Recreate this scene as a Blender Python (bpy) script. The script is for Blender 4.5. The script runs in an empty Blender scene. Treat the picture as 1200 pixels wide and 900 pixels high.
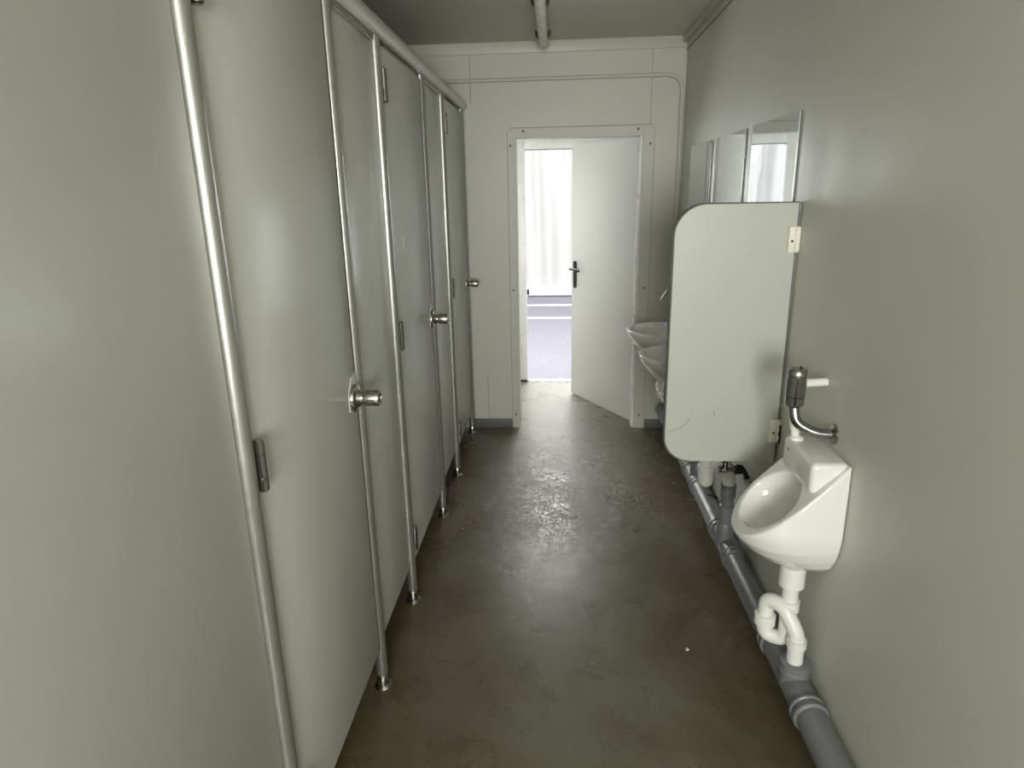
import bpy, bmesh, math, random
from mathutils import Vector, Matrix
random.seed(3)
PI = math.pi
scene = bpy.context.scene
COL = scene.collection

# ------------------------------------------------------------------ materials
def new_mat(name):
    m = bpy.data.materials.new(name); m.use_nodes = True
    nt = m.node_tree; b = nt.nodes['Principled BSDF']
    return m, nt, b

def N(nt, t, **kw):
    n = nt.nodes.new(t)
    for k, v in kw.items():
        if k in n.inputs.keys() if isinstance(k, str) else False: n.inputs[k].default_value = v
        else: setattr(n, k, v)
    return n

def coords(nt, scale=(1, 1, 1)):
    tc = nt.nodes.new('ShaderNodeTexCoord'); mp = nt.nodes.new('ShaderNodeMapping')
    mp.inputs['Scale'].default_value = scale
    nt.links.new(tc.outputs['Object'], mp.inputs['Vector'])
    return mp.outputs['Vector']

def noise(nt, vec, scale, detail=3, rough=.55, dist=0.0):
    n = nt.nodes.new('ShaderNodeTexNoise')
    n.inputs['Scale'].default_value = scale; n.inputs['Detail'].default_value = detail
    n.inputs['Roughness'].default_value = rough; n.inputs['Distortion'].default_value = dist
    nt.links.new(vec, n.inputs['Vector']); return n.outputs['Fac']

def ramp(nt, fac, stops):
    r = nt.nodes.new('ShaderNodeValToRGB'); e = r.color_ramp.elements
    while len(e) < len(stops): e.new(.5)
    for k, (p, c) in enumerate(stops):
        e[k].position = p; e[k].color = (c, c, c, 1) if isinstance(c, (int, float)) else (*c, 1)
    nt.links.new(fac, r.inputs['Fac']); return r.outputs['Color']

def mix(nt, fac, a, b, mode='MIX'):
    m = nt.nodes.new('ShaderNodeMix'); m.data_type = 'RGBA'; m.blend_type = mode
    for sock, v in ((m.inputs[0], fac), (m.inputs[6], a), (m.inputs[7], b)):
        if isinstance(v, (int, float)): sock.default_value = v
        elif isinstance(v, tuple): sock.default_value = (*v, 1)
        else: nt.links.new(v, sock)
    return m.outputs[2]

def bump(nt, b, h, strength, dist=.002):
    bp = nt.nodes.new('ShaderNodeBump'); bp.inputs['Strength'].default_value = strength
    bp.inputs['Distance'].default_value = dist
    nt.links.new(h, bp.inputs['Height']); nt.links.new(bp.outputs['Normal'], b.inputs['Normal'])

def paint(name, col, rough=.45, var=.04, scale=3.0, bmp=.06, bscale=60, metal=0.0, spec=.5, coat=0.0):
    m, nt, b = new_mat(name)
    v = coords(nt)
    n = noise(nt, v, scale, 4)
    d = tuple(max(0, c * (1 - var)) for c in col); l = tuple(min(1, c * (1 + var)) for c in col)
    nt.links.new(mix(nt, n, d, l), b.inputs['Base Color'])
    b.inputs['Metallic'].default_value = metal
    b.inputs['Specular IOR Level'].default_value = spec
    b.inputs['Coat Weight'].default_value = coat
    r = ramp(nt, noise(nt, v, scale * 4, 3), [(.3, max(.02, rough - .05)), (.7, min(1, rough + .05))])
    nt.links.new(r, b.inputs['Roughness'])
    if bmp: bump(nt, b, noise(nt, v, bscale, 3), bmp)
    return m

M = {}
M['wall'] = paint('wall_paint', (.60, .60, .535), .42, .03, 1.5, .05, 35)
M['ceiling'] = paint('ceiling_paint', (.60, .575, .50), .55, .03, 1.2, .05, 30)
M['trim'] = paint('trim_paint', (.60, .60, .535), .42, .02, 2, 0)
M['seam'] = paint('seam_grey', (.24, .24, .21), .6, .05, 4, 0)
M['stall'] = paint('stall_laminate', (.58, .59, .54), .34, .02, 1.2, .03, 22, spec=.45)
M['stall_core'] = paint('stall_core', (.10, .10, .09), .6, .05, 5, 0)
M['alu'] = paint('satin_aluminium', (.42, .42, .39), .36, .04, 9, 0, metal=.8)
M['steel'] = paint('brushed_steel', (.46, .445, .41), .24, .05, 30, 0, metal=1.0)
M['chrome'] = paint('chrome', (.36, .36, .355), .14, .04, 8, 0, metal=1.0)
M['jamb'] = paint('white_gloss_paint', (.82, .82, .80), .3, .02, 3, .02, 20)
M['door'] = paint('white_door_foil', (.74, .74, .715), .36, .02, 1.5, .04, 30)
M['black'] = paint('black_plastic', (.012, .012, .012), .3, .1, 8, 0)
M['ceramic'] = paint('white_ceramic', (.80, .80, .77), .10, .01, 3, 0, coat=.4)
M['plastic'] = paint('white_plastic', (.80, .795, .75), .32, .03, 10, 0)
M['ivory'] = paint('ivory_plastic', (.80, .77, .67), .4, .04, 12, 0)
M['pvc'] = paint('grey_pvc', (.185, .19, .20), .34, .10, 12, .05, 60)
M['rubber'] = paint('grey_skirting', (.13, .13, .125), .5, .1, 7, 0)
M['screw'] = paint('dull_screw', (.22, .215, .19), .4, .1, 20, 0, metal=.6)
M['lamp'] = paint('opal_tube', (.86, .85, .80), .25, .03, 8, 0)
M['rail'] = paint('pale_aluminium', (.68, .68, .64), .36, .03, 9, 0, metal=.3)
M['sticker'] = paint('white_sticker', (.95, .95, .94), .5, .01, 5, 0)
M['beam'] = paint('white_metal_beam', (.86, .86, .84), .45, .02, 3, 0)

def mat_divider():
    m, nt, b = new_mat('divider_laminate'); v = coords(nt)
    base = mix(nt, noise(nt, v, 2.2, 4), (.465, .48, .43), (.505, .515, .46))
    sp = ramp(nt, noise(nt, v, 75, 2, .4), [(.70, 0.0), (.76, 1.0)])
    lo = ramp(nt, noise(nt, v, 3.0, 3, .6), [(.52, 0.0), (.66, 1.0)])
    f = mix(nt, sp, (0, 0, 0), lo)
    nt.links.new(mix(nt, f, base, (.38, .38, .33)), b.inputs['Base Color'])
    b.inputs['Roughness'].default_value = .38
    bump(nt, b, noise(nt, v, 90, 2), .05)
    return m
M['divider'] = mat_divider()

def mat_mirror():
    m, nt, b = new_mat('mirror_glass'); v = coords(nt)
    b.inputs['Metallic'].default_value = 1; b.inputs['Roughness'].default_value = .015
    b.inputs['Base Color'].default_value = (.73, .76, .77, 1)
    bump(nt, b, noise(nt, v, 5.5, 1, .4), .12, .004)
    return m
M['mirror'] = mat_mirror()

def mat_floor():
    m, nt, b = new_mat('worn_floor'); v = coords(nt)
    sx = nt.nodes.new('ShaderNodeSeparateXYZ'); nt.links.new(v, sx.inputs[0])
    def mrange(sock, f0, f1):
        n = nt.nodes.new('ShaderNodeMapRange'); n.inputs[1].default_value = f0; n.inputs[2].default_value = f1
        nt.links.new(sock, n.inputs[0]); return n.outputs[0]
    def add(a_, b_, op='ADD'):
        n = nt.nodes.new('ShaderNodeMath'); n.operation = op
        for k, q in enumerate((a_, b_)):
            if isinstance(q, (int, float)): n.inputs[k].default_value = q
            else: nt.links.new(q, n.inputs[k])
        return n.outputs[0]
    n1 = noise(nt, v, 1.5, 6, .62, .5)
    # the middle of the walkway is greyer, the edges browner and darker
    ax = nt.nodes.new('ShaderNodeMath'); ax.operation = 'ABSOLUTE'
    nt.links.new(add(sx.outputs[0], .08, 'SUBTRACT'), ax.inputs[0])
    edge = mrange(ax.outputs[0], .10, .75)
    big = ramp(nt, add(n1, add(edge, .40, 'MULTIPLY'), 'SUBTRACT'), [(.20, 0.0), (.46, 1.0)])
    base = mix(nt, big, (.098, .072, .034), (.160, .155, .108))
    med = ramp(nt, noise(nt, v, 6.5, 7, .7, .25), [(.36, 0.0), (.76, .6)])
    base = mix(nt, med, base, (.150, .132, .090))
    drk = ramp(nt, noise(nt, v, 3.4, 7, .68, .25), [(.48, 0.0), (.80, .75)])
    base = mix(nt, drk, base, (.060, .044, .024))
    scf = ramp(nt, noise(nt, coords(nt, (1, .6, 1)), 14, 7, .75, .5), [(.56, 0.0), (.76, .25)])
    base = mix(nt, scf, base, (.28, .26, .20))
    spk = ramp(nt, noise(nt, v, 48, 2, .5), [(.725, 0.0), (.75, .85)])
    base = mix(nt, spk, base, (.03, .024, .015))
    far = mrange(sx.outputs[1], 4.3, 5.3)  # paler towards the lobby: the doorway's pool of light put into the colour
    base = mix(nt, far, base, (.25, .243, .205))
    nt.links.new(base, b.inputs['Base Color'])
    rg = ramp(nt, noise(nt, v, 4.5, 5, .65, .5), [(.3, .22), (.7, .38)])
    nt.links.new(rg, b.inputs['Roughness'])
    b.inputs['Specular IOR Level'].default_value = .75
    # crinkled scratches, strongest in the band before the doorway
    r1 = ramp(nt, noise(nt, coords(nt, (1, .7, 1)), 17, 4, .6, 1.6), [(.47, 0.0), (.50, 1.0), (.53, 0.0)])
    r2 = ramp(nt, noise(nt, coords(nt, (.8, 1, 1)), 36, 3, .6, 1.4), [(.46, 0.0), (.50, 1.0), (.54, 0.0)])
    band = ramp(nt, mrange(sx.outputs[1], 1.8, 4.6), [(.0, .04), (.36, .25), (.48, 1.0), (.80, .9), (1.0, .4)])
    scr = mix(nt, .5, r1, r2)
    scr = mix(nt, 1.0, scr, band, 'MULTIPLY')
    h2 = noise(nt, v, 7, 4, .6)
    h = mix(nt, .55, scr, h2)
    bump(nt, b, h, .46, .005)
    return m
M['floor'] = mat_floor()

def mat_ground():
    m, nt, b = new_mat('pale_asphalt'); v = coords(nt)
    n = mix(nt, noise(nt, v, 3, 6, .7), (.175, .172, .208), (.207, .203, .242))
    sp = ramp(nt, noise(nt, coords(nt, (1, .5, 1)), 22, 4, .7), [(.60, 0.0), (.70, .5)])
    nt.links.new(mix(nt, sp, n, (.36, .355, .42)), b.inputs['Base Color'])
    b.inputs['Roughness'].default_value = .8
    return m
M['ground'] = mat_ground()
M['line'] = paint('white_road_paint', (.80, .80, .80), .7, .05, 12, .1, 40)

def mat_tarp():
    m, nt, b = new_mat('white_tarpaulin'); v = coords(nt)
    nt.links.new(mix(nt, noise(nt, v, 2, 3), (.44, .44, .435), (.49, .49, .48)), b.inputs['Base Color'])
    b.inputs['Roughness'].default_value = .6
    tr = nt.nodes.new('ShaderNodeBsdfTranslucent'); tr.inputs['Color'].default_value = (.9, .9, .9, 1)
    mx = nt.nodes.new('ShaderNodeMixShader'); mx.inputs[0].default_value = .06
    out = nt.nodes['Material Output']
    nt.links.new(b.outputs[0], mx.inputs[1]); nt.links.new(tr.outputs[0], mx.inputs[2])
    nt.links.new(mx.outputs[0], out.inputs['Surface'])
    return m
M['tarp'] = mat_tarp()

def mat_glass():
    m, nt, b = new_mat('window_glass')
    nt.nodes.remove(b)
    tr = nt.nodes.new('ShaderNodeBsdfTransparent'); tr.inputs['Color'].default_value = (.95, .96, .96, 1)
    gl = nt.nodes.new('ShaderNodeBsdfGlossy'); gl.inputs['Roughness'].default_value = .02
    fr = nt.nodes.new('ShaderNodeFresnel'); fr.inputs['IOR'].default_value = 1.45
    mx = nt.nodes.new('ShaderNodeMixShader')
    nt.links.new(fr.outputs[0], mx.inputs[0]); nt.links.new(tr.outputs[0], mx.inputs[1]); nt.links.new(gl.outputs[0], mx.inputs[2])
    nt.links.new(mx.outputs[0], nt.nodes['Material Output'].inputs['Surface'])
    return m
M['glass'] = mat_glass()

# ------------------------------------------------------------------ mesh helpers
def bm_new(): return bmesh.new()

def add_box(bm, lo, hi, bev=0.0, seg=2):
    t = bmesh.new()
    bmesh.ops.create_cube(t, size=1)
    for v in t.verts:
        v.co = Vector([(lo[i] + hi[i]) / 2 + v.co[i] * (hi[i] - lo[i]) for i in range(3)])
    if bev:
        bmesh.ops.bevel(t, geom=list(t.edges), offset=bev, segments=seg, profile=.5, affect='EDGES')
    merge(bm, t)

def merge(bm, t, mat=None):
    if mat is not None: bmesh.ops.transform(t, matrix=mat, verts=t.verts)
    me = bpy.data.meshes.new('tmp'); t.to_mesh(me); t.free(); bm.from_mesh(me); bpy.data.meshes.remove(me)

def frame_of(d):
    d = Vector(d).normalized()
    a = Vector((0, 0, 1)) if abs(d.z) < .9 else Vector((1, 0, 0))
    u = d.cross(a).normalized(); return u, d.cross(u).normalized()

def add_lathe(bm, origin, axis, prof, n=28, caps=True):
    """prof: list of (distance along axis, radius)"""
    o = Vector(origin); ax = Vector(axis).normalized(); u, w = frame_of(ax)
    rings = []
    for (t, r) in prof:
        rings.append([bm.verts.new(o + ax * t + (u * math.cos(2 * PI * k / n) + w * math.sin(2 * PI * k / n)) * max(r, 1e-5)) for k in range(n)])
    for a, b in zip(rings, rings[1:]):
        for k in range(n):
            bm.faces.new((a[k], a[(k + 1) % n], b[(k + 1) % n], b[k]))
    if caps:
        bm.faces.new(rings[0][::-1]); bm.faces.new(rings[-1])

def add_cyl(bm, a, b, r, n=24, edge=0.0):
    a = Vector(a); b = Vector(b); L = (b - a).length
    if edge: prof = [(0, r - edge), (edge, r), (L - edge, r), (L, r - edge)]
    else: prof = [(0, r), (L, r)]
    add_lathe(bm, a, b - a, prof, n)

def round_path(pts, rad, seg=8):
    pts = [Vector(p) for p in pts]; out = [pts[0]]
    for i in range(1, len(pts) - 1):
        p, a, b = pts[i], pts[i - 1], pts[i + 1]
        da = (a - p); db = (b - p); r = min(rad, da.length * .49, db.length * .49)
        s = p + da.normalized() * r; e = p + db.normalized() * r
        for k in range(seg + 1):
            t = k / seg
            out.append(s * (1 - t) ** 2 + p * 2 * t * (1 - t) + e * t * t)
    out.append(pts[-1]); return out

def add_tube(bm, pts, r, n=20, rad=0.0, seg=10):
    if rad: pts = round_path(pts, rad, seg)
    pts = [Vector(p) for p in pts]
    d0 = (pts[1] - pts[0]).normalized(); u, w = frame_of(d0); rings = []
    prev = d0
    for i, p in enumerate(pts):
        if i == 0: d = d0
        elif i == len(pts) - 1: d = (pts[i] - pts[i - 1]).normalized()
        else: d = ((pts[i + 1] - p).normalized() + (p - pts[i - 1]).normalized()).normalized()
        q = prev.rotation_difference(d); u = q @ u; w = q @ w; prev = d
        rr = r(i / (len(pts) - 1)) if callable(r) else r
        rings.append([bm.verts.new(p + (u * math.cos(2 * PI * k / n) + w * math.sin(2 * PI * k / n)) * rr) for k in range(n)])
    for a, b in zip(rings, rings[1:]):
        for k in range(n): bm.faces.new((a[k], a[(k + 1) % n], b[(k + 1) % n], b[k]))
    bm.faces.new(rings[0][::-1]); bm.faces.new(rings[-1])

def add_prism(bm, poly, vec):
    vec = Vector(vec); a = [bm.verts.new(Vector(p)) for p in poly]; b = [bm.verts.new(Vector(p) + vec) for p in poly]
    n = len(poly)
    bm.faces.new(a[::-1]); bm.faces.new(b)
    for k in range(n): bm.faces.new((a[k], a[(k + 1) % n], b[(k + 1) % n], b[k]))

def finish(name, bm, mats, parent=None, smooth=35, loc=None):
    bmesh.ops.recalc_face_normals(bm, faces=bm.faces)
    me = bpy.data.meshes.new(name); bm.to_mesh(me); bm.free()
    if not isinstance(mats, (list, tuple)): mats = [mats]
    for m in mats: me.materials.append(m)
    ob = bpy.data.objects.new(name, me); COL.objects.link(ob)
    if smooth: shade(me, smooth)
    if parent is not None: ob.parent = parent
    if loc is not None: ob.location = loc
    return ob

def shade(me, ang):
    b = bmesh.new(); b.from_mesh(me)
    for f in b.faces: f.smooth = True
    ca = math.radians(ang)
    for e in b.edges:
        if len(e.link_faces) == 2: e.smooth = e.calc_face_angle(0) < ca
    b.to_mesh(me); b.free()

def tag(o, label, cat, group=None):
    o['label'] = label; o['category'] = cat; o['kind'] = 'thing'
    if group: o['group'] = group
    return o

def thing(name, loc, label, cat, group=None, rotz=0):
    o = bpy.data.objects.new(name, None); COL.objects.link(o); o.empty_display_size = .05
    o.location = loc; o.rotation_euler = (0, 0, rotz)
    return tag(o, label, cat, group)

def struct(name, bm, m, parent=None, smooth=35, loc=None):
    o = finish(name, bm, m, parent, smooth, loc); o['kind'] = 'structure'; return o

def box(lo, hi, bev=0.0):
    b = bm_new(); add_box(b, lo, hi, bev); return b

# ------------------------------------------------------------------ layout (metres; camera foot at the origin)
D, XR, XL, ZC = 4.50, .80, -1.85, 2.554
YF = -2.1                       # wall behind the camera
XC = -.607                      # line of the cubicle fronts
OX0, OX1, OZ = -.275, .558, 1.995   # doorway in the far wall
WT = .09                        # wall thickness
V0, V1 = D + WT, 5.72           # entrance lobby
PX0, PX1, PZ = -.265, .66, 1.992    # outer doorway
GZ = -.15                       # ground outside

# ---- floor, ceiling, walls
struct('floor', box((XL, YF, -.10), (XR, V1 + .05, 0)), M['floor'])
struct('ceiling', box((XL, YF, ZC), (XR, D + WT, ZC + .08)), M['ceiling'])
struct('wall_right', box((XR, YF, 0), (XR + .08, D + WT, ZC)), M['wall'])
struct('wall_left', box((XL - .08, YF, 0), (XL, D + WT, ZC)), M['wall'])
b = bm_new()
add_prism(b, [(XL, D, 0), (OX0, D, 0), (OX0, D, OZ), (OX1, D, OZ), (OX1, D, 0), (XR, D, 0), (XR, D, ZC), (XL, D, ZC)], (0, WT, 0))
wb = struct('wall_back', b, M['wall'], smooth=None)
# panel seams of the far wall
b = bm_new()
for x, z0, z1 in ((.594, 2.056, 2.486), (-.551, 2.20, 2.486), (-.495, .075, .40)):
    add_box(b, (x - .0016, D - .0012, z0), (x + .0016, D + .001, z1))
add_box(b, (-.312, D - .0015, 2.0505), (.622, D + .001, 2.0535))
add_box(b, (-.3225, D - .0015, .07), (-.3200, D + .001, 2.035))
add_box(b, (.6220, D - .0015, .07), (.6245, D + .001, 2.035))
struct('panel_seam', b, M['seam'], wb, None)
# front wall behind the camera with a two-pane window
wx0, wx1, wz0, wz1 = -.35, .65, 1.05, 2.10
b = bm_new()
add_box(b, (XL, YF - .08, 0), (wx0, YF, ZC)); add_box(b, (wx1, YF - .08, 0), (XR, YF, ZC))
add_box(b, (wx0, YF - .08, 0), (wx1, YF, wz0)); add_box(b, (wx0, YF - .08, wz1), (wx1, YF, ZC))
struct('wall_front', b, M['wall'], smooth=None)
b = bm_new()
for lo, hi in (((wx0, wz0), (wx0 + .05, wz1)), ((wx1 - .05, wz0), (wx1, wz1)), ((wx0 + .05, wz0), (wx1 - .05, wz0 + .05)),
               ((wx0 + .05, wz1 - .05), (wx1 - .05, wz1)), (((wx0 + wx1) / 2 - .03, wz0 + .05), ((wx0 + wx1) / 2 + .03, wz1 - .05))):
    add_box(b, (lo[0], YF - .06, lo[1]), (hi[0], YF - .01, hi[1]))
wn = struct('window_1', b, M['jamb'], smooth=None)
struct('window_pane', box((wx0 + .05, YF - .038, wz0 + .05), (wx1 - .05, YF - .032, wz1 - .05)), M['glass'], wn, None)

# cornice strips under the ceiling
struct('trim_1', box((XL, D - .012, 2.488), (XR - .012, D, ZC), .002), M['trim'])
struct('trim_2', box((XR - .03, YF, 2.515), (XR, D - .012, ZC), .004), M['trim'])
b = box((XR - .006, YF, 2.472), (XR, D, 2.476)); struct('trim_3', b, M['seam'], smooth=None)
# corner bead between far wall and right wall
struct('trim_4', box((XR - .010, D - .010, .0), (XR, D, 2.488)), M['trim'])

# skirting
struct('baseboard_back', box((-.60, D - .010, 0), (-.322, D, .068), .003), M['rubber'])
struct('baseboard_right', box((.626, D - .010, 0), (XR - .010, D, .068), .003), M['rubber'])

# ---- door frame of the inner doorway (flat strips screwed on the wall + lining)
b = bm_new()
add_box(b, (-.320, D - .006, 0), (OX0, D, 2.037), .0015)
add_box(b, (OX1, D - .006, 0), (.622, D, 2.037), .0015)
add_box(b, (-.276, D - .005, OZ), (.559, D, 2.050), .0015)
add_box(b, (OX0, D - .004, 0), (OX0 + .010, V0 + .005, OZ))
add_box(b, (OX1 - .010, D - .004, 0), (OX1, V0 + .005, OZ))
add_box(b, (OX0 + .01, D - .004, OZ - .010), (OX1 - .01, V0 + .005, OZ))
fr = struct('trim_5', b, M['trim'], smooth=None)
b = bm_new()
add_box(b, (OX1 - .026, D + .004, .004), (OX1 - .010, V0 + .004, OZ - .01), .002)
struct('jamb_strip', b, M['jamb'], fr, None)
b = bm_new()
for x, z in ((-.302, 1.944), (-.299, 1.006), (-.297, .103), (.597, 1.938), (.593, 1.014), (.588, .10), (-.217, 2.030), (.518, 2.026)):
    add_lathe(b, (x, D - .006, z), (0, -1, 0), [(0, .0085), (.002, .0085), (.004, .005)], 14)
struct('frame_screw', b, M['screw'], fr)

# ---- inner door, standing open into the lobby
hx, hy = OX1 - .006, V0 + .012
ang = math.radians(90 + 30.4)
db = bpy.data.objects.new('door_1', None); COL.objects.link(db)
db.location = (hx, hy, 0); db.rotation_euler = (0, 0, ang); db['kind'] = 'structure'
# local: x runs from hinge to free edge, +y is the face turned to the room
LW = .855
struct('door_leaf', box((0, -.040, .010), (LW, 0, 1.990), .002), M['door'], db)
b = bm_new()
for z in (.25, 1.74):
    add_cyl(b, (-.004, .008, z - .05), (-.004, .008, z + .05), .008, 14, .002)
struct('door_hinge', b, M['alu'], db)
b = bm_new()
hxl = LW - .055
pl = []
for k in range(13):
    a = PI * k / 12; pl.append((hxl + .021 * math.cos(a), .0005, 1.100 + .021 * math.sin(a)))
for k in range(13):
    a = PI + PI * k / 12; pl.append((hxl + .021 * math.cos(a), .0005, .925 + .021 * math.sin(a)))
add_prism(b, pl, (0, .008, 0))
add_cyl(b, (hxl, .008, 1.060), (hxl, .050, 1.060), .010)
add_tube(b, [(hxl + .002, .048, 1.060), (hxl - .06, .054, 1.060), (hxl - .122, .048, 1.054)], .0105, 16, .03)
add_lathe(b, (hxl, .008, .96), (0, 1, 0), [(0, .009), (.004, .008)], 16)
struct('door_handle', b, M['black'], db)

# ---- entrance lobby and outer doorway
LXL = -1.25
b = bm_new()
add_box(b, (LXL - .06, V0, 0), (LXL, V1, 2.56))
struct('wall_lobby_left', b, M['jamb'])
struct('wall_lobby_right', box((XR, V0, 0), (XR + .06, V1, 2.56)), M['jamb'])
struct('ceiling_lobby', box((LXL, V0, 2.50), (XR, V1, 2.56)), M['jamb'])
b = bm_new()
# outer wall: door opening, and an unseen window added left of it to light the door leaf
ow0, ow1, oz0, oz1 = -1.10, -.48, .85, 2.05
add_box(b, (LXL, V1, 0), (ow0, V1 + .06, 2.56)); add_box(b, (ow1, V1, 0), (PX0 - .075, V1 + .06, 2.56))
add_box(b, (ow0, V1, 0), (ow1, V1 + .06, oz0)); add_box(b, (ow0, V1, oz1), (ow1, V1 + .06, 2.56))
add_box(b, (PX0 - .075, V1, PZ + .085), (PX1 + .075, V1 + .06, 2.56)); add_box(b, (PX1 + .075, V1, 0), (XR, V1 + .06, 2.56))
struct('wall_outer', b, M['jamb'], smooth=None)
b = bm_new()
add_box(b, (PX0 - .075, V1 - .02, 0), (PX0, V1 + .06, PZ + .085), .003)
add_box(b, (PX1, V1 - .02, 0), (PX1 + .075, V1 + .06, PZ + .085), .003)
add_box(b, (PX0, V1 - .02, PZ), (PX1, V1 + .06, PZ + .085), .003)
f2 = struct('trim_6', b, M['jamb'])
struct('seal_strip', box((PX0, V1 + .02, PZ - .006), (PX1, V1 + .04, PZ)), M['seam'], f2, None)
struct('threshold', box((PX0, V1 - .01, 0), (PX1, V1 + .06, .006), .002), M['alu'], f2)
b = bm_new()
add_box(b, (PX0 - .066, V1 - .034, .0), (PX0 - .004, V1 - .02, .02)); struct('corner_foot', b, M['black'], f2, None)
b = bm_new()
for lo, hi in (((ow0, oz0), (ow0 + .05, oz1)), ((ow1 - .05, oz0), (ow1, oz1)), ((ow0 + .05, oz0), (ow1 - .05, oz0 + .05)), ((ow0 + .05, oz1 - .05), (ow1 - .05, oz1))):
    add_box(b, (lo[0], V1 + .005, lo[1]), (hi[0], V1 + .055, hi[1]))
w2 = struct('fill_window', b, M['jamb'], smooth=None)
struct('window_pane', box((ow0 + .05, V1 + .027, oz0 + .05), (ow1 - .05, V1 + .033, oz1 - .05)), M['glass'], w2, None)

# ---- outside: paved yard, road lines, white tarpaulin wall on a beam
gr = struct('ground', box((-14, V1 + .07, GZ - .10), (14, 24, GZ)), M['ground'])
b = bm_new()
add_box(b, (-9, 10.72, GZ), (9, 10.85, GZ + .003)); add_box(b, (-9, 9.58, GZ), (9, 9.70, GZ + .003))
struct('road_marking', b, M['line'], gr, None)
TY = 11.80
tw = thing('tarpaulin_wall', (0, TY, GZ), 'bright white tarpaulin wall hanging in vertical folds beyond the open doorway', 'tarpaulin')
b = bm_new(); nx, nz = 400, 8
rows = []
for j in range(nz + 1):
    z = .150 + (3.6 - .150) * j / nz; row = []
    for i in range(nx + 1):
        x = -6 + 12 * i / nx
        y = .11 * math.sin(x * 2 * PI / .52) + .045 * math.sin(x * 2 * PI / .27 + 1.3 + .3 * j) + .02 * math.sin(x * 1.7 + j)
        row.append(b.verts.new((x, y, z)))
    rows.append(row)
for j in range(nz):
    for i in range(nx): b.faces.new((rows[j][i], rows[j][i + 1], rows[j + 1][i + 1], rows[j + 1][i]))
finish('sheet', b, M['tarp'], tw, 180)
b = bm_new(); add_box(b, (-6, -.14, .040), (6, .11, .152), .008); finish('base_beam', b, M['beam'], tw)
for x in (-5.2, -2.9, -.60, 1.7, 4.0):
    b = bm_new(); add_box(b, (x, -.10, .0), (x + .08, .06, .045)); finish('beam_foot', b, M['beam'], tw)
b = bm_new(); add_box(b, (-.56, -.152, .048), (-.495, -.138, .145), .004); finish('latch', b, M['black'], tw)

# ------------------------------------------------------------------ toilet cubicles
P = [1.141, 1.868, 2.367, 3.125, 3.649, 4.384]
ZB, ZT = .166, 2.150
PR = .0195

def post(par, y):
    b = bm_new(); add_cyl(b, (XC, y, .03), (XC, y, 2.1595), PR, 28)
    p = finish('post', b, M['alu'], par, loc=-Vector(par.location))
    b = bm_new()
    add_lathe(b, (XC, y, .0), (0, 0, 1), [(0, .031), (.004, .031), (.009, .027), (.014, .0215), (.050, .0205), (.053, .0185)], 28)
    finish('foot', b, M['steel'], p)

def panel(par, y0, y1):
    b = bm_new(); add_box(b, (XC - .030, y0, ZB), (XC - .002, y1, 2.158), .0015)
    pp = finish('front_panel', b, M['stall'], par, loc=-Vector(par.location))
    b = bm_new(); add_box(b, (XC - .001, y0 + .001, 2.140), (XC + .006, y1 - .001, 2.159), .002)
    finish('clamp_strip', b, M['alu'], pp)

def side(par, y):
    b = bm_new(); add_box(b, (XL + .002, y - .014, ZB), (XC - .032, y + .014, 2.10), .0015)
    finish('side_panel', b, M['stall'], par, loc=-Vector(par.location))

def stall_door(par, ya, yb, mark=False):
    y0, y1 = ya + PR + .003, yb - PR - .006
    xf = XC + .006
    b = bm_new(); add_box(b, (xf - .028, y0, ZB), (xf, y1, 2.140), .0015)
    d = finish('door', b, M['stall'], par, loc=-Vector(par.location))
    for sy0, sy1, sz0, sz1 in ((y0 - .0005, y0 + .0035, ZB + .002, 2.138), (y1 - .010, y1 + .0005, ZB + .002, 1.038), (y1 - .010, y1 + .0005, 1.150, 2.138)):
        b = bm_new(); add_box(b, (xf - .010, sy0, sz0), (xf + .0009, sy1, sz1))
        finish('edge_seal', b, M['stall_core'], d, None)
    for z in (.283, 1.138, 2.012):
        b = bm_new(); o = (xf + .0118, y0 + .005, z - .055)
        add_lathe(b, o, (0, 0, 1), [(0, .0085), (.003, .0112), (.0285, .0112), (.0287, .0095), (.0307, .0095), (.0309, .0112), (.080, .0112), (.0802, .0095), (.0822, .0095), (.0824, .0112), (.107, .0112), (.110, .0085)], 22)
        h = finish('hinge', b, M['chrome'], d)
    # keeper plate beside the knob and the knob itself
    ky, kz = yb - .062, 1.078
    b = bm_new()
    q = [(xf + .0005, ky - .046, kz - .03), (xf + .0005, ky - .046, kz + .02), (xf + .0005, ky - .012, kz + .066), (xf + .0005, y1 - .004, kz + .070), (xf + .0005, y1 - .004, kz - .038), (xf + .0005, ky, kz - .05)]
    add_prism(b, q, (.003, 0, 0)); finish('keeper_plate', b, M['stall'], d)
    b = bm_new(); o = (xf + .0038, ky, kz)
    add_lathe(b, o, (1, 0, 0), [(0, .043), (.004, .043), (.009, .040), (.011, .032), (.012, .026), (.020, .022), (.026, .019), (.030, .019), (.032, .0238), (.036, .0245), (.073, .0245), (.077, .0225), (.077, .016), (.074, .015), (.074, .0)], 40, caps=False)
    k = finish('knob', b, M['steel'], d)
    b = bm_new(); add_box(b, (o[0] + .0735, ky - .0035, kz - .011), (o[0] + .0765, ky + .0035, kz + .011), .001)
    finish('lock_slot', b, M['black'], k)
    if mark:
        b = bm_new(); add_box(b, (xf, 2.573, 1.455), (xf + .0012, 2.588, 1.497), .0003)
        finish('sticker', b, M['sticker'], d)

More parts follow.
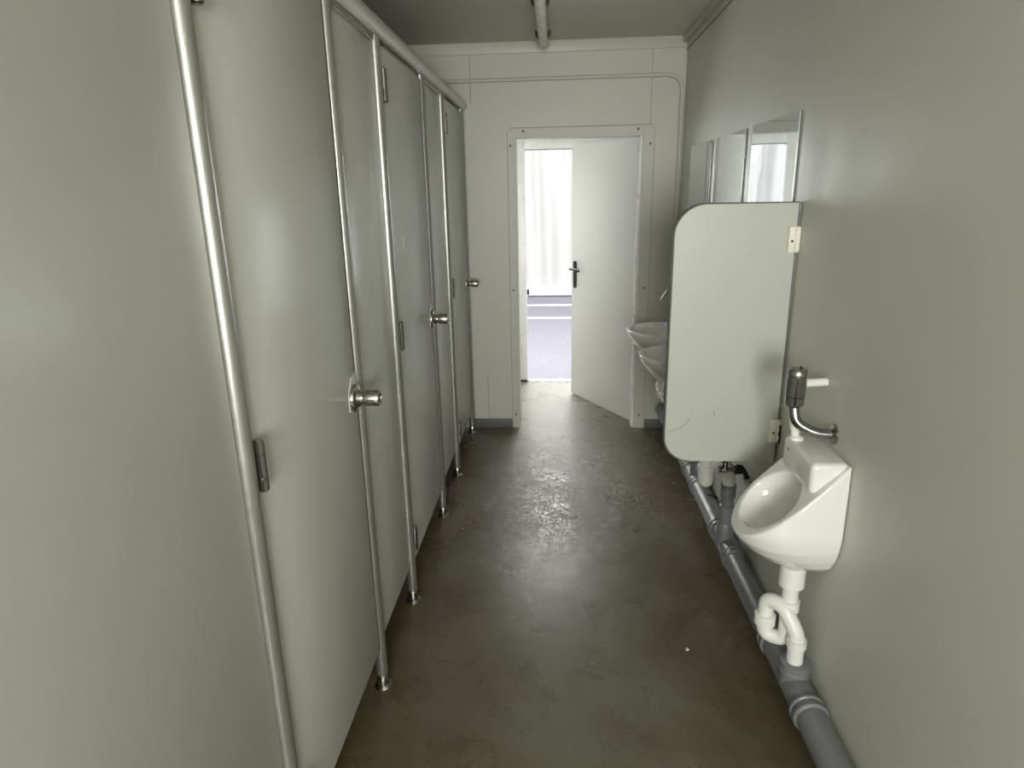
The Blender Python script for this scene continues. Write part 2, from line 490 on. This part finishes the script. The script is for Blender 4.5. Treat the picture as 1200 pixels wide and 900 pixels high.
c1 = thing('toilet_cubicle', (XC, P[0], 0), 'grey toilet cubicle nearest the camera, its large door hinged beside a plain panel', 'toilet cubicle', 'toilet cubicles along the left side')
c2 = thing('toilet_cubicle', (XC, P[2], 0), 'middle grey toilet cubicle, its door carrying a small white sticker', 'toilet cubicle', 'toilet cubicles along the left side')
c3 = thing('toilet_cubicle', (XC, P[4], 0), 'grey toilet cubicle farthest away, its door next to the far wall', 'toilet cubicle', 'toilet cubicles along the left side')
post(c1, P[0]); post(c1, P[1]); panel(c1, YF + .002, P[0] - PR - .001); stall_door(c1, P[0], P[1]); side(c1, .80)
post(c2, P[2]); post(c2, P[3]); panel(c2, P[1] + PR + .001, P[2] - PR - .001); stall_door(c2, P[2], P[3], True); side(c2, (P[1] + P[2]) / 2)
post(c3, P[4]); post(c3, P[5]); panel(c3, P[3] + PR + .001, P[4] - PR - .001); stall_door(c3, P[4], P[5]); side(c3, (P[3] + P[4]) / 2)
b = bm_new(); add_box(b, (XC - .030, P[5] + PR + .001, ZB), (XC - .002, D - .0125, 2.158), .001)
finish('filler_strip', b, M['stall'], c3, loc=-Vector(c3.location))

b = bm_new()
add_lathe(b, (XC + .004, YF + .003, 2.190), (0, 1, 0), [(0, .0295), (4.494 - YF - .024, .0295), (4.494 - YF - .012, .027), (4.494 - YF - .0055, .02), (4.494 - YF - .004, .008)], 36)
tag(finish('cubicle_top_rail', b, M['rail']), 'long round satin metal rail running along the top of the cubicles', 'rail')

# ------------------------------------------------------------------ things on the ceiling and far wall
lt = thing('tube_light', (-.078, 3.66, ZC), 'unlit opal tube light under the ceiling before the far wall', 'tube light')
b = bm_new()
lz = -.062
add_lathe(b, (0, -.62, lz), (0, 1, 0), [(0, .018), (.004, .024), (.012, .027), (1.228, .027), (1.236, .024), (1.24, .018)], 28)
finish('tube', b, M['lamp'], lt)
b = bm_new(); add_box(b, (-.020, -.60, -.034), (.020, .60, 0), .003); finish('housing', b, M['lamp'], lt)
for y in (-.25, .41):
    for s in (-1, 1):
        b = bm_new()
        add_prism(b, [(s * .0265, y, lz + .026), (s * .046, y, lz + .030), (s * .044, y, lz + .006), (s * .030, y, lz - .010), (s * .0275, y, lz - .004)], (0, .035, 0))
        finish('clip', b, M['black'], lt)

cd = thing('conduit_pipe', (.775, D, 1.2), 'thin painted conduit pipe bending from above the doorway down the corner', 'pipe')
b = bm_new()
add_tube(b, [(-1.84, D - .0235, 2.334), (.779, D - .0235, 2.336), (.779, D - .0235, .30)], .0115, 18, .11, 14)
finish('tube', b, M['trim'], cd, loc=-Vector(cd.location))
for z in (2.108, 1.462, 1.175, .7):
    b = bm_new(); add_cyl(b, (.779, D - .0235, z - .012), (.779, D - .0235, z + .012), .0145, 18, .002)
    add_box(b, (.772, D - .022, z - .008), (.786, D - .001, z + .008))
    finish('clip', b, M['plastic'] if z < 1.3 else M['trim'], cd, loc=-Vector(cd.location))
b = bm_new(); add_cyl(b, (.594, D - .0235, 2.336), (.640, D - .0235, 2.336), .0135, 18, .002)
finish('sleeve', b, M['trim'], cd, loc=-Vector(cd.location))

# ------------------------------------------------------------------ mirrors
MZ0, MZ1 = 1.20, 1.890
mlab = ['frameless wall mirror nearest the far wall, reflecting plain grey', 'frameless wall mirror in the middle, reflecting the pale open door', 'frameless wall mirror closest to the urinal, reflecting the bright doorway']
for k, (y0, y1) in enumerate(((3.620, 4.145), (2.993, 3.513), (2.352, 2.884))):
    t = thing('wall_mirror', (XR, (y0 + y1) / 2, MZ0), mlab[k], 'mirror', 'mirrors above the washbasins')
    h = (y1 - y0) / 2
    b = bm_new(); add_box(b, (-.009, -h, 0), (-.004, h, MZ1 - MZ0)); finish('glass', b, M['mirror'], t, None)
    b = bm_new(); add_box(b, (-.004, -h, 0), (-.0005, h, MZ1 - MZ0)); finish('backing', b, M['rubber'], t, None)
    for s in (-1, 1):
        b = bm_new(); add_box(b, (-.0125, s * h - .010, .335), (-.0005, s * h + .010, .352), .002)
        finish('clip', b, M['plastic'], t)

# ------------------------------------------------------------------ washbasins
def realise(ob, name, mat, parent, smooth=60, loc=None):
    dg = bpy.context.evaluated_depsgraph_get(); dg.update()
    me = bpy.data.meshes.new_from_object(ob.evaluated_get(dg)); me.name = name
    me.materials.clear(); me.materials.append(mat)
    o = bpy.data.objects.new(name, me); COL.objects.link(o); shade(me, smooth)
    if parent is not None: o.parent = parent
    if loc is not None: o.location = loc
    return o

def d_ring(bm, xb, xf, w, z, n=40, e=2.3):
    """D shaped ring: flat at x=xb, bulging to x=xf, full width w"""
    out = []
    for k in range(n + 1):
        a = -PI / 2 + PI * k / n
        c, s = math.cos(a), math.sin(a)
        x = xb + (xf - xb) * abs(c) ** (2 / e); y = w / 2 * math.copysign(abs(s) ** (2 / e), s)
        out.append(bm.verts.new((x, y, z)))
    return out

def loft(bm, rings):
    n = len(rings[0])
    for a, b_ in zip(rings, rings[1:]):
        for k in range(n): bm.faces.new((a[k], a[(k + 1) % n], b_[(k + 1) % n], b_[k]))
    bm.faces.new(rings[0][::-1]); bm.faces.new(rings[-1])

def ellipsoid(c, r, rot=None, u=40, v=24):
    t = bmesh.new(); bmesh.ops.create_uvsphere(t, u_segments=u, v_segments=v, radius=1)
    mtx = Matrix.Translation(c) @ (rot if rot is not None else Matrix.Identity(4)) @ Matrix.Diagonal((*r, 1))
    bmesh.ops.transform(t, matrix=mtx, verts=t.verts); return t

def carve(name, body_bm, cut_bm, mat, voxel, it, parent, loc=None):
    a = finish('tmp_body', body_bm, mat, smooth=None); c = finish('tmp_cut', cut_bm, mat, smooth=None)
    md = a.modifiers.new('b', 'BOOLEAN'); md.object = c; md.operation = 'DIFFERENCE'; md.solver = 'EXACT'
    md = a.modifiers.new('r', 'REMESH'); md.mode = 'VOXEL'; md.voxel_size = voxel
    md = a.modifiers.new('s', 'SMOOTH'); md.iterations = it; md.factor = .5
    o = realise(a, name, mat, parent, 75, loc)
    for q in (a, c):
        me = q.data; bpy.data.objects.remove(q); bpy.data.meshes.remove(me)
    return o

BZ = .855
def basin_mesh(parent):
    b = bm_new(); rings = []
    # local: wall at x=0, basin sticks out to -x, z=0 is the rim
    for z, xf, w, e in ((-.250, -.115, .12, 2.0), (-.240, -.145, .17, 2.0), (-.195, -.215, .265, 2.0), (-.145, -.278, .350, 2.1), (-.090, -.334, .420, 2.2), (-.040, -.371, .457, 2.3), (-.012, -.384, .470, 2.35), (0, -.386, .470, 2.35)):
        rings.append(d_ring(b, -.002, xf, w, z, 40, e))
    loft(b, rings)
    cut = ellipsoid((-.218, 0, .004), (.136, .196, .112))
    return carve('bowl', b, cut, M['ceramic'], .0055, 5, parent)

slab = ['white washbasin nearest the far wall, under a chrome spout', 'white washbasin between its two neighbours, half hidden by the urinal divider', 'white washbasin just behind the urinal divider, only its lip showing']
by = [3.885, 3.255, 2.625]
proto = None
for k in range(3):
    t = thing('washbasin', (XR, by[k], BZ), slab[k], 'washbasin', 'washbasins along the right wall')
    if k == 0:
        bowl = basin_mesh(t)
        b = bm_new(); add_lathe(b, (-.218, 0, -.1085), (0, 0, 1), [(0, .03), (.003, .03), (.006, .022)], 24); drn = finish('drain', b, M['chrome'], t)
        proto = [bowl, drn]
    else:
        for p in proto:
            q = p.copy(); COL.objects.link(q); q.parent = t
    # wall tap over every basin
    tl = ['chrome wall spout over the washbasin nearest the far wall', 'chrome wall spout over the middle washbasin, behind the divider', 'chrome wall spout over the washbasin just behind the divider']
    tp = thing('wall_tap', (XR, by[k], 1.088), tl[k], 'tap', 'wall taps')
    b = bm_new(); add_tube(b, [(-.012, 0, -.012), (-.10, 0, .004), (-.148, 0, .0), (-.186, 0, -.062)], lambda s: .0105 - .0015 * s, 18, .05, 10); finish('spout', b, M['chrome'], tp)
    b = bm_new(); add_lathe(b, (-.001, 0, -.012), (-1, 0, 0), [(0, .03), (.006, .03), (.014, .02), (.03, .015)], 24); finish('rosette', b, M['chrome'], tp)
    b = bm_new(); add_lathe(b, (-.045, 0, -.004), (0, 0, 1), [(0, .011), (.02, .011), (.022, .018), (.045, .016), (.05, .008)], 20); finish('handle', b, M['chrome'], tp)

# ------------------------------------------------------------------ waste pipe along the foot of the right wall
WX, WZ, WR = .745, .152, .0455
wp = thing('waste_pipe', (WX, 0, WZ), 'thick grey plastic waste pipe running low along the right wall', 'pipe')
L0 = -Vector(wp.location)
b = bm_new(); add_cyl(b, (WX, YF + .01, WZ), (WX, D - .03, WZ), WR, 32); finish('main_pipe', b, M['pvc'], wp, loc=L0)
def collar(y, w=.05, r=.053, par=None):
    b = bm_new()
    add_lathe(b, (WX, y - w / 2, WZ), (0, 1, 0), [(0, WR + .001), (.002, r - .003), (.006, r), (.014, r), (.017, r - .004), (w - .017, r - .004), (w - .014, r), (w - .006, r), (w - .002, r - .003), (w, WR + .001)], 32)
    finish('collar', b, M['pvc'], wp, loc=L0)
for y in (3.42, 3.20, 2.74, 2.49, 1.965, 1.635): collar(y)
def wall_clip(y):
    b = bm_new(); add_tube(b, [(XR - .009, y, WZ - .03), (WX, y, WZ - .0505), (WX - .0505, y, WZ), (WX, y, WZ + .0505), (XR - .009, y, WZ + .03)], .006, 10, .05, 8)
    finish('wall_clip', b, M['black'], wp, loc=L0)
wall_clip(1.93); wall_clip(3.0)
def riser(y, x, z1, branch=True, r=.0265):
    b = bm_new()
    prof = [(0, .036), (.10, .036), (.11, .031), (.115, .0325), (.19, .0325), (.195, r), (z1 - WZ - .06 + 0, r), (z1 - WZ - .055, .0325), (z1 - WZ, .0325)]
    add_lathe(b, (x, y, WZ), (0, 0, 1), prof, 24)
    finish('riser', b, M['pvc'], wp, loc=L0)
riser(2.605, .730, .440); riser(3.275, .745, .45); riser(3.90, .745, .45)
# tee under the urinal trap
b = bm_new(); add_lathe(b, (.742, 1.765, WZ), (0, 0, 1), [(0, .045), (.050, .045), (.056, .040), (.060, .044), (.078, .044), (.080, .038)], 28)
finish('tee', b, M['pvc'], wp, loc=L0)

# basin traps (white bottle traps dropping into the risers)
trl = ['white bottle trap under the washbasin just behind the divider', 'white bottle trap under the middle washbasin', 'white bottle trap under the washbasin nearest the far wall']
for k, y in enumerate((2.64, 3.255, 3.885)):
    yr = (2.605, 3.275, 3.90)[k]; xr = (.09, .105, .105)[k]
    t = thing('bottle_trap', (.640, y, .42), trl[k], 'trap', 'bottle traps')
    b = bm_new()
    add_lathe(b, (0, 0, -.005), (0, 0, 1), [(0, .006), (.004, .020), (.014, .029), (.028, .033), (.075, .034), (.078, .038), (.098, .038), (.102, .032), (.150, .032), (.155, .0235), (.195, .0235)], 28)
    finish('cup', b, M['plastic'], t)
    b = bm_new()
    add_tube(b, [(.02, 0, .105), (xr, (yr - y), .105), (xr, (yr - y), (.0205, .0305, .0305)[k])], .0255, 20, .045, 10)
    finish('outlet', b, M['plastic'], t)

# angle valve and water pipe
av = thing('angle_valve', (.72, 2.60, .520), 'chrome angle valve with a black handle below the divider', 'valve')
b = bm_new()
add_cyl(b, (-.035, -.02, 0), (.03, -.02, 0), .009, 16, .001)
add_lathe(b, (-.018, -.02, -.012), (0, 0, 1), [(0, .010), (.012, .013), (.03, .011), (.045, .011)], 18)
add_lathe(b, (-.047, -.02, 0), (1, 0, 0), [(0, .006), (.003, .014), (.014, .014), (.018, .009)], 18)
finish('body', b, M['chrome'], av)
b = bm_new(); add_lathe(b, (.022, -.02, .0), (1, 0, 0), [(0, .016), (.004, .021), (.026, .021), (.032, .014), (.04, .010)], 10)
add_tube(b, [(.046, -.02, .012), (.056, -.045, .0), (.060, -.075, -.014)], .011, 12); finish('handle', b, M['black'], av)
wt = thing('water_pipe', (.782, 2.30, .50), 'thin pale water pipe on the wall between divider and urinal', 'pipe')
b = bm_new(); add_tube(b, [(.782, 2.56, .485), (.782, 2.40, .497), (.782, 1.95, .52)], .0125, 16, .02); finish('tube', b, M['trim'], wt, loc=-Vector(wt.location))

# ------------------------------------------------------------------ urinal divider
DY = 2.27
dv = thing('urinal_divider', (XR, DY, .688), 'pale grey rounded privacy panel on the wall beside the urinal', 'divider')
b = bm_new()
x0, x1, z0, z1 = .392 - XR, -.010, 0.0, 1.603 - .688
poly = []
for k in range(13):
    a = PI + (PI / 2) * k / 12; poly.append((x0 + .095 + .095 * math.cos(a), 0, z0 + .095 + .095 * math.sin(a)))
poly += [(x1, 0, z0), (x1, 0, z1)]
for k in range(13):
    a = PI / 2 + (PI / 2) * k / 12; poly.append((x0 + .105 + .105 * math.cos(a), 0, z1 - .105 + .105 * math.sin(a)))
add_prism(b, poly, (0, .026, 0))
pan = finish('panel', b, [M['divider'], M['stall_core']], dv, 30)
for fc in pan.data.polygons:
    if abs(fc.normal.y) < .5: fc.material_index = 1
# dark edge band round the free edges, dark strip standing in for the shaded gap to the wall
b = bm_new(); edge = [poly[k] for k in range(12, -1, -1)] + [poly[k] for k in range(len(poly) - 1, 14, -1)] + [poly[14]]
edge = [Vector(p) for p in edge]; n = len(edge); ro = []; 
for k in range(n):
    d = (edge[min(k + 1, n - 1)] - edge[max(k - 1, 0)]).normalized(); nr = Vector((-d.z, 0, d.x))
    if k == 0: pass
    wdt = .0035 if k < n - 1 else .0015
    ro.append([b.verts.new(edge[k] + q) for q in (nr * wdt + Vector((0, -.0015, 0)), nr * wdt + Vector((0, .0275, 0)), -nr * .002 + Vector((0, .0275, 0)), -nr * .002 + Vector((0, -.0015, 0)))])
for p_, q_ in zip(ro, ro[1:]):
    for k in range(4): b.faces.new((p_[k], p_[(k + 1) % 4], q_[(k + 1) % 4], q_[k]))
b.faces.new(ro[0]); b.faces.new(ro[-1][::-1])
finish('edge_band', b, M['stall_core'], dv, 40)
b = bm_new(); add_box(b, (x1, .002, z0), (x1 + .005, .024, z1), .001); finish('gap_shade', b, M['stall_core'], dv)
for z in (1.484 - .688, .809 - .688):
    b = bm_new()
    add_box(b, (-.037, -.013, -.043), (.0, .026, .043), .004, 3)
    add_box(b, (-.016, -.019, -.040), (-.001, -.012, .040), .003, 2)
    cl = finish('wall_clip', b, M['ivory'], dv, loc=(0, 0, z))
    b = bm_new(); add_lathe(b, (-.025, -.0125, -.005), (0, -1, 0), [(0, .0045), (.0015, .004)], 12)
    finish('screw', b, M['black'], cl)
    if z < .5:
        b = bm_new(); add_prism(b, [(-.009, -.0135, -.040), (-.003, -.0135, -.044), (.0, -.0135, -.02), (-.003, -.0135, .026), (-.009, -.0135, .030), (-.006, -.0135, .008), (-.011, -.0135, -.004), (-.006, -.0135, -.02)], (0, -.0065, 0))
        finish('broken_edge', b, M['black'], cl)
# clip holes through the panel are not needed: the clip straddles the panel edge
for pts in ([(.443, .812), (.452, .822), (.470, .838), (.478, .853)], [(.404, .800), (.425, .808), (.436, .816)], [(.560, .885), (.566, .873), (.567, .86)], [(.487, .876), (.489, .880)]):
    b = bm_new(); add_tube(b, [(x - XR, -.0002, z - .688) for x, z in pts], .0011, 6)
    finish('scratch', b, M['seam'], dv)

# ------------------------------------------------------------------ urinal
UY, UZ = 1.815, .545
ur = thing('urinal', (XR, UY, UZ), 'white ceramic urinal on the right wall in front of the divider', 'urinal')
b = bm_new(); rings = []
for z, xf, w, e in ((0, -.105, .11, 2.0), (.010, -.130, .15, 2.0), (.035, -.185, .225, 2.0), (.070, -.232, .282, 2.05), (.105, -.264, .320, 2.1), (.140, -.282, .338, 2.15), (.165, -.288, .344, 2.15),
                    (.25, -.290, .344, 2.15), (.40, -.290, .336, 2.15)):
    rg_ = d_ring(b, -.002, xf, w, z, 44, e)
    for v_ in rg_: v_.co.y *= .76 + .24 * min(1, abs(v_.co.x) / .19)
    rings.append(rg_)
loft(b, rings)
slope = math.radians(44)
def slice_off(bm, co, no):
    r_ = bmesh.ops.bisect_plane(bm, geom=list(bm.verts) + list(bm.edges) + list(bm.faces), plane_co=co, plane_no=no, clear_outer=True)
    ed = [g for g in r_['geom_cut'] if isinstance(g, bmesh.types.BMEdge)]
    bmesh.ops.contextual_create(bm, geom=ed)
LIP = Vector((-.272, 0, .118))
slice_off(b, LIP, (-math.sin(slope), 0, math.cos(slope)))
rot = Matrix.Rotation(-slope, 4, 'Y')
mid = LIP + Vector((math.cos(slope), 0, math.sin(slope))) * .142
cut = ellipsoid(tuple(mid), (.104, .116, .112), rot)
carve('body', b, cut, M['ceramic'], .0046, 6, ur)
b = bm_new(); add_box(b, (-.104, -.118, .285), (-.002, .118, .378), .016, 4)
finish('back_block', b, M['ceramic'], ur)
b = bm_new()
add_lathe(b, (-.082, .078, .377), (0, 0, 1), [(0, .021), (.008, .020), (.012, .016)], 24); finish('inlet', b, M['plastic'], ur)
b = bm_new(); add_lathe(b, (-.112, 0, .126), (-.6, 0, .8), [(0, .026), (.003, .026), (.006, .018)], 20); finish('strainer', b, M['chrome'], ur)
b = bm_new(); add_box(b, (-.1055, .060, .345), (-.1036, .078, .351), .0006); finish('emblem', b, M['seam'], ur)

fv = thing('flush_valve', (.690, 1.86, 1.035), 'chrome pressure flush valve above the urinal', 'flush valve')
b = bm_new()
add_lathe(b, (0, 0, 0), (0, 0, 1), [(0, .016), (.005, .0235), (.009, .0265), (.032, .0265), (.033, .025), (.035, .0275), (.092, .0275), (.094, .0255), (.096, .0275), (.110, .0275), (.115, .024), (.117, .010)], 30)
finish('body', b, M['chrome'], fv)
b = bm_new(); add_tube(b, [(0, 0, .004), (.004, -.012, -.045), (.060, -.030, -.072), (.108, -.034, -.072)], .0150, 18, .045, 10)
add_lathe(b, (.1085, -.034, -.072), (-1, 0, 0), [(0, .03), (.005, .03), (.010, .018)], 20)
finish('elbow', b, M['chrome'], fv)
b = bm_new(); add_tube(b, [(.004, 0, .114), (.010, -.002, .122)], .003, 8); finish('pin', b, M['black'], fv)
fp = thing('flush_pipe', (.692, 1.89, 1.02), 'white plastic flush pipe dropping into the urinal top', 'pipe')
b = bm_new(); add_tube(b, [(.106, .025, .075), (.006, .020, .070), (.008, .012, .0), (.024, .003, -.092)], .0125, 18, .05, 12)
finish('tube', b, M['plastic'], fp)

# urinal trap: collar, pipe, S bend, down pipe into the tee
ut = thing('urinal_trap', (0, 0, .40), 'white plastic siphon trap under the urinal', 'trap')
TL = (0, 0, -.40)
IX, IY, RX, RY, DX, DYY = .722, UY, .664, 1.845, .738, 1.765
b = bm_new()
add_lathe(b, (IX, IY, .544), (0, 0, -1), [(0, .032), (.002, .038), (.072, .038), (.076, .032), (.078, .0245), (.125, .0245), (.126, .031), (.160, .031)], 28)
finish('inlet_pipe', b, M['plastic'], ut, loc=TL)
b = bm_new()
add_tube(b, [(IX, IY, .400), (IX, IY, .272), (RX, RY, .272), (RX, RY, .345)], .0235, 20, .045, 12)
finish('lower_bend', b, M['plastic'], ut, loc=TL)
b = bm_new(); add_lathe(b, (RX, RY, .308), (0, 0, 1), [(0, .026), (.003, .0325), (.036, .0325), (.039, .027)], 26); finish('union_nut', b, M['plastic'], ut, loc=TL)
b = bm_new()
add_tube(b, [(RX, RY, .335), (RX, RY, .402), (RX + .040, RY - .040, .402), (DX, DYY, .325), (DX, DYY, .285)], .0240, 20, .042, 12)
finish('upper_bend', b, M['plastic'], ut, loc=TL)
b = bm_new(); add_lathe(b, (DX, DYY, .2325), (0, 0, 1), [(0, .0245), (.052, .0245), (.054, .0295), (.080, .0295)], 26); finish('down_pipe', b, M['plastic'], ut, loc=TL)

# small litter
b = bm_new(); add_prism(b, [(.480, 2.092, .0), (.492, 2.096, .0), (.488, 2.106, .0), (.478, 2.101, .0)], (0, 0, .004))
tag(finish('paper_scrap', b, M['jamb']), 'tiny white paper scrap lying on the brown floor', 'scrap')
b = bm_new(); add_prism(b, [(.385, 2.985, .0), (.412, 2.995, .0), (.418, 3.010, .0), (.400, 3.012, .0), (.386, 3.000, .0)], (0, 0, .006))
tag(finish('leaf_fragment', b, M['stall_core']), 'small dark leaf fragment on the middle of the floor', 'leaf')

# ------------------------------------------------------------------ light
w = bpy.data.worlds.new('overcast'); scene.world = w; w.use_nodes = True
bg = w.node_tree.nodes['Background']; bg.inputs['Color'].default_value = (1.0, .995, .985, 1); bg.inputs['Strength'].default_value = 2.7

def area(name, loc, rot, sx, sy, power, col=(1, 1, 1)):
    l = bpy.data.lights.new(name, 'AREA'); l.shape = 'RECTANGLE'; l.size = sx; l.size_y = sy; l.energy = power; l.color = col
    o = bpy.data.objects.new(name, l); COL.objects.link(o); o.location = loc; o.rotation_euler = rot
    return o
area('window_daylight', ((wx0 + wx1) / 2, YF - .12, (wz0 + wz1) / 2), (PI / 2, 0, 0), wx1 - wx0, wz1 - wz0, 150, (1, .985, .93))
area('lobby_fill', ((ow0 + ow1) / 2, V1 + .12, (oz0 + oz1) / 2), (-PI / 2, 0, 0), ow1 - ow0, oz1 - oz0, 42, (1, 1, 1))  # added fill lamp behind the added window, brightens the open door leaf
sl = bpy.data.lights.new('soft_sun', 'SUN'); sl.energy = 5.0; sl.angle = math.radians(60); sl.color = (1, .98, .95)
so = bpy.data.objects.new('soft_sun', sl); COL.objects.link(so)
so.rotation_euler = Vector((.05, -.80, -.58)).to_track_quat('-Z', 'Y').to_euler()
for nm, x0_, x1_, z0_, z1_, y_, sgn in (('doorway_portal', PX0, PX1, 0, PZ, V1 + .03, -1), ('fill_window_portal', ow0, ow1, oz0, oz1, V1 + .10, -1), ('rear_window_portal', wx0, wx1, wz0, wz1, YF - .10, 1)):
    o = area(nm, ((x0_ + x1_) / 2, y_, (z0_ + z1_) / 2), (sgn * PI / 2, 0, 0), x1_ - x0_, z1_ - z0_, 1)
    o.data.cycles.is_portal = True

# ------------------------------------------------------------------ camera
FPX, PIT, YAW, ROL = 765.26, .28457, .071629, -.020515
cy, sy = math.cos(YAW), math.sin(YAW)
f = Vector((-sy, cy, 0)); r = Vector((cy, sy, 0)); u = Vector((0, 0, 1))
cp, sp = math.cos(PIT), math.sin(PIT)
f2 = f * cp - u * sp; u2 = u * cp + f * sp
c, s = math.cos(ROL), math.sin(ROL)
rr = r * c + u2 * s; uu = u2 * c - r * s
cam = bpy.data.cameras.new('camera'); co = bpy.data.objects.new('camera', cam); COL.objects.link(co)
m = Matrix.Identity(4)
for i in range(3):
    m[i][0] = rr[i]; m[i][1] = uu[i]; m[i][2] = -f2[i]; m[i][3] = (0, 0, 1.65)[i]
co.matrix_world = m
cam.sensor_fit = 'HORIZONTAL'; cam.sensor_width = 36; cam.lens = FPX * 36 / 1200
cam.clip_start = .02
scene.camera = co
scene.view_settings.view_transform = 'Standard'
scene.view_settings.look = 'None'
scene.view_settings.exposure = .22
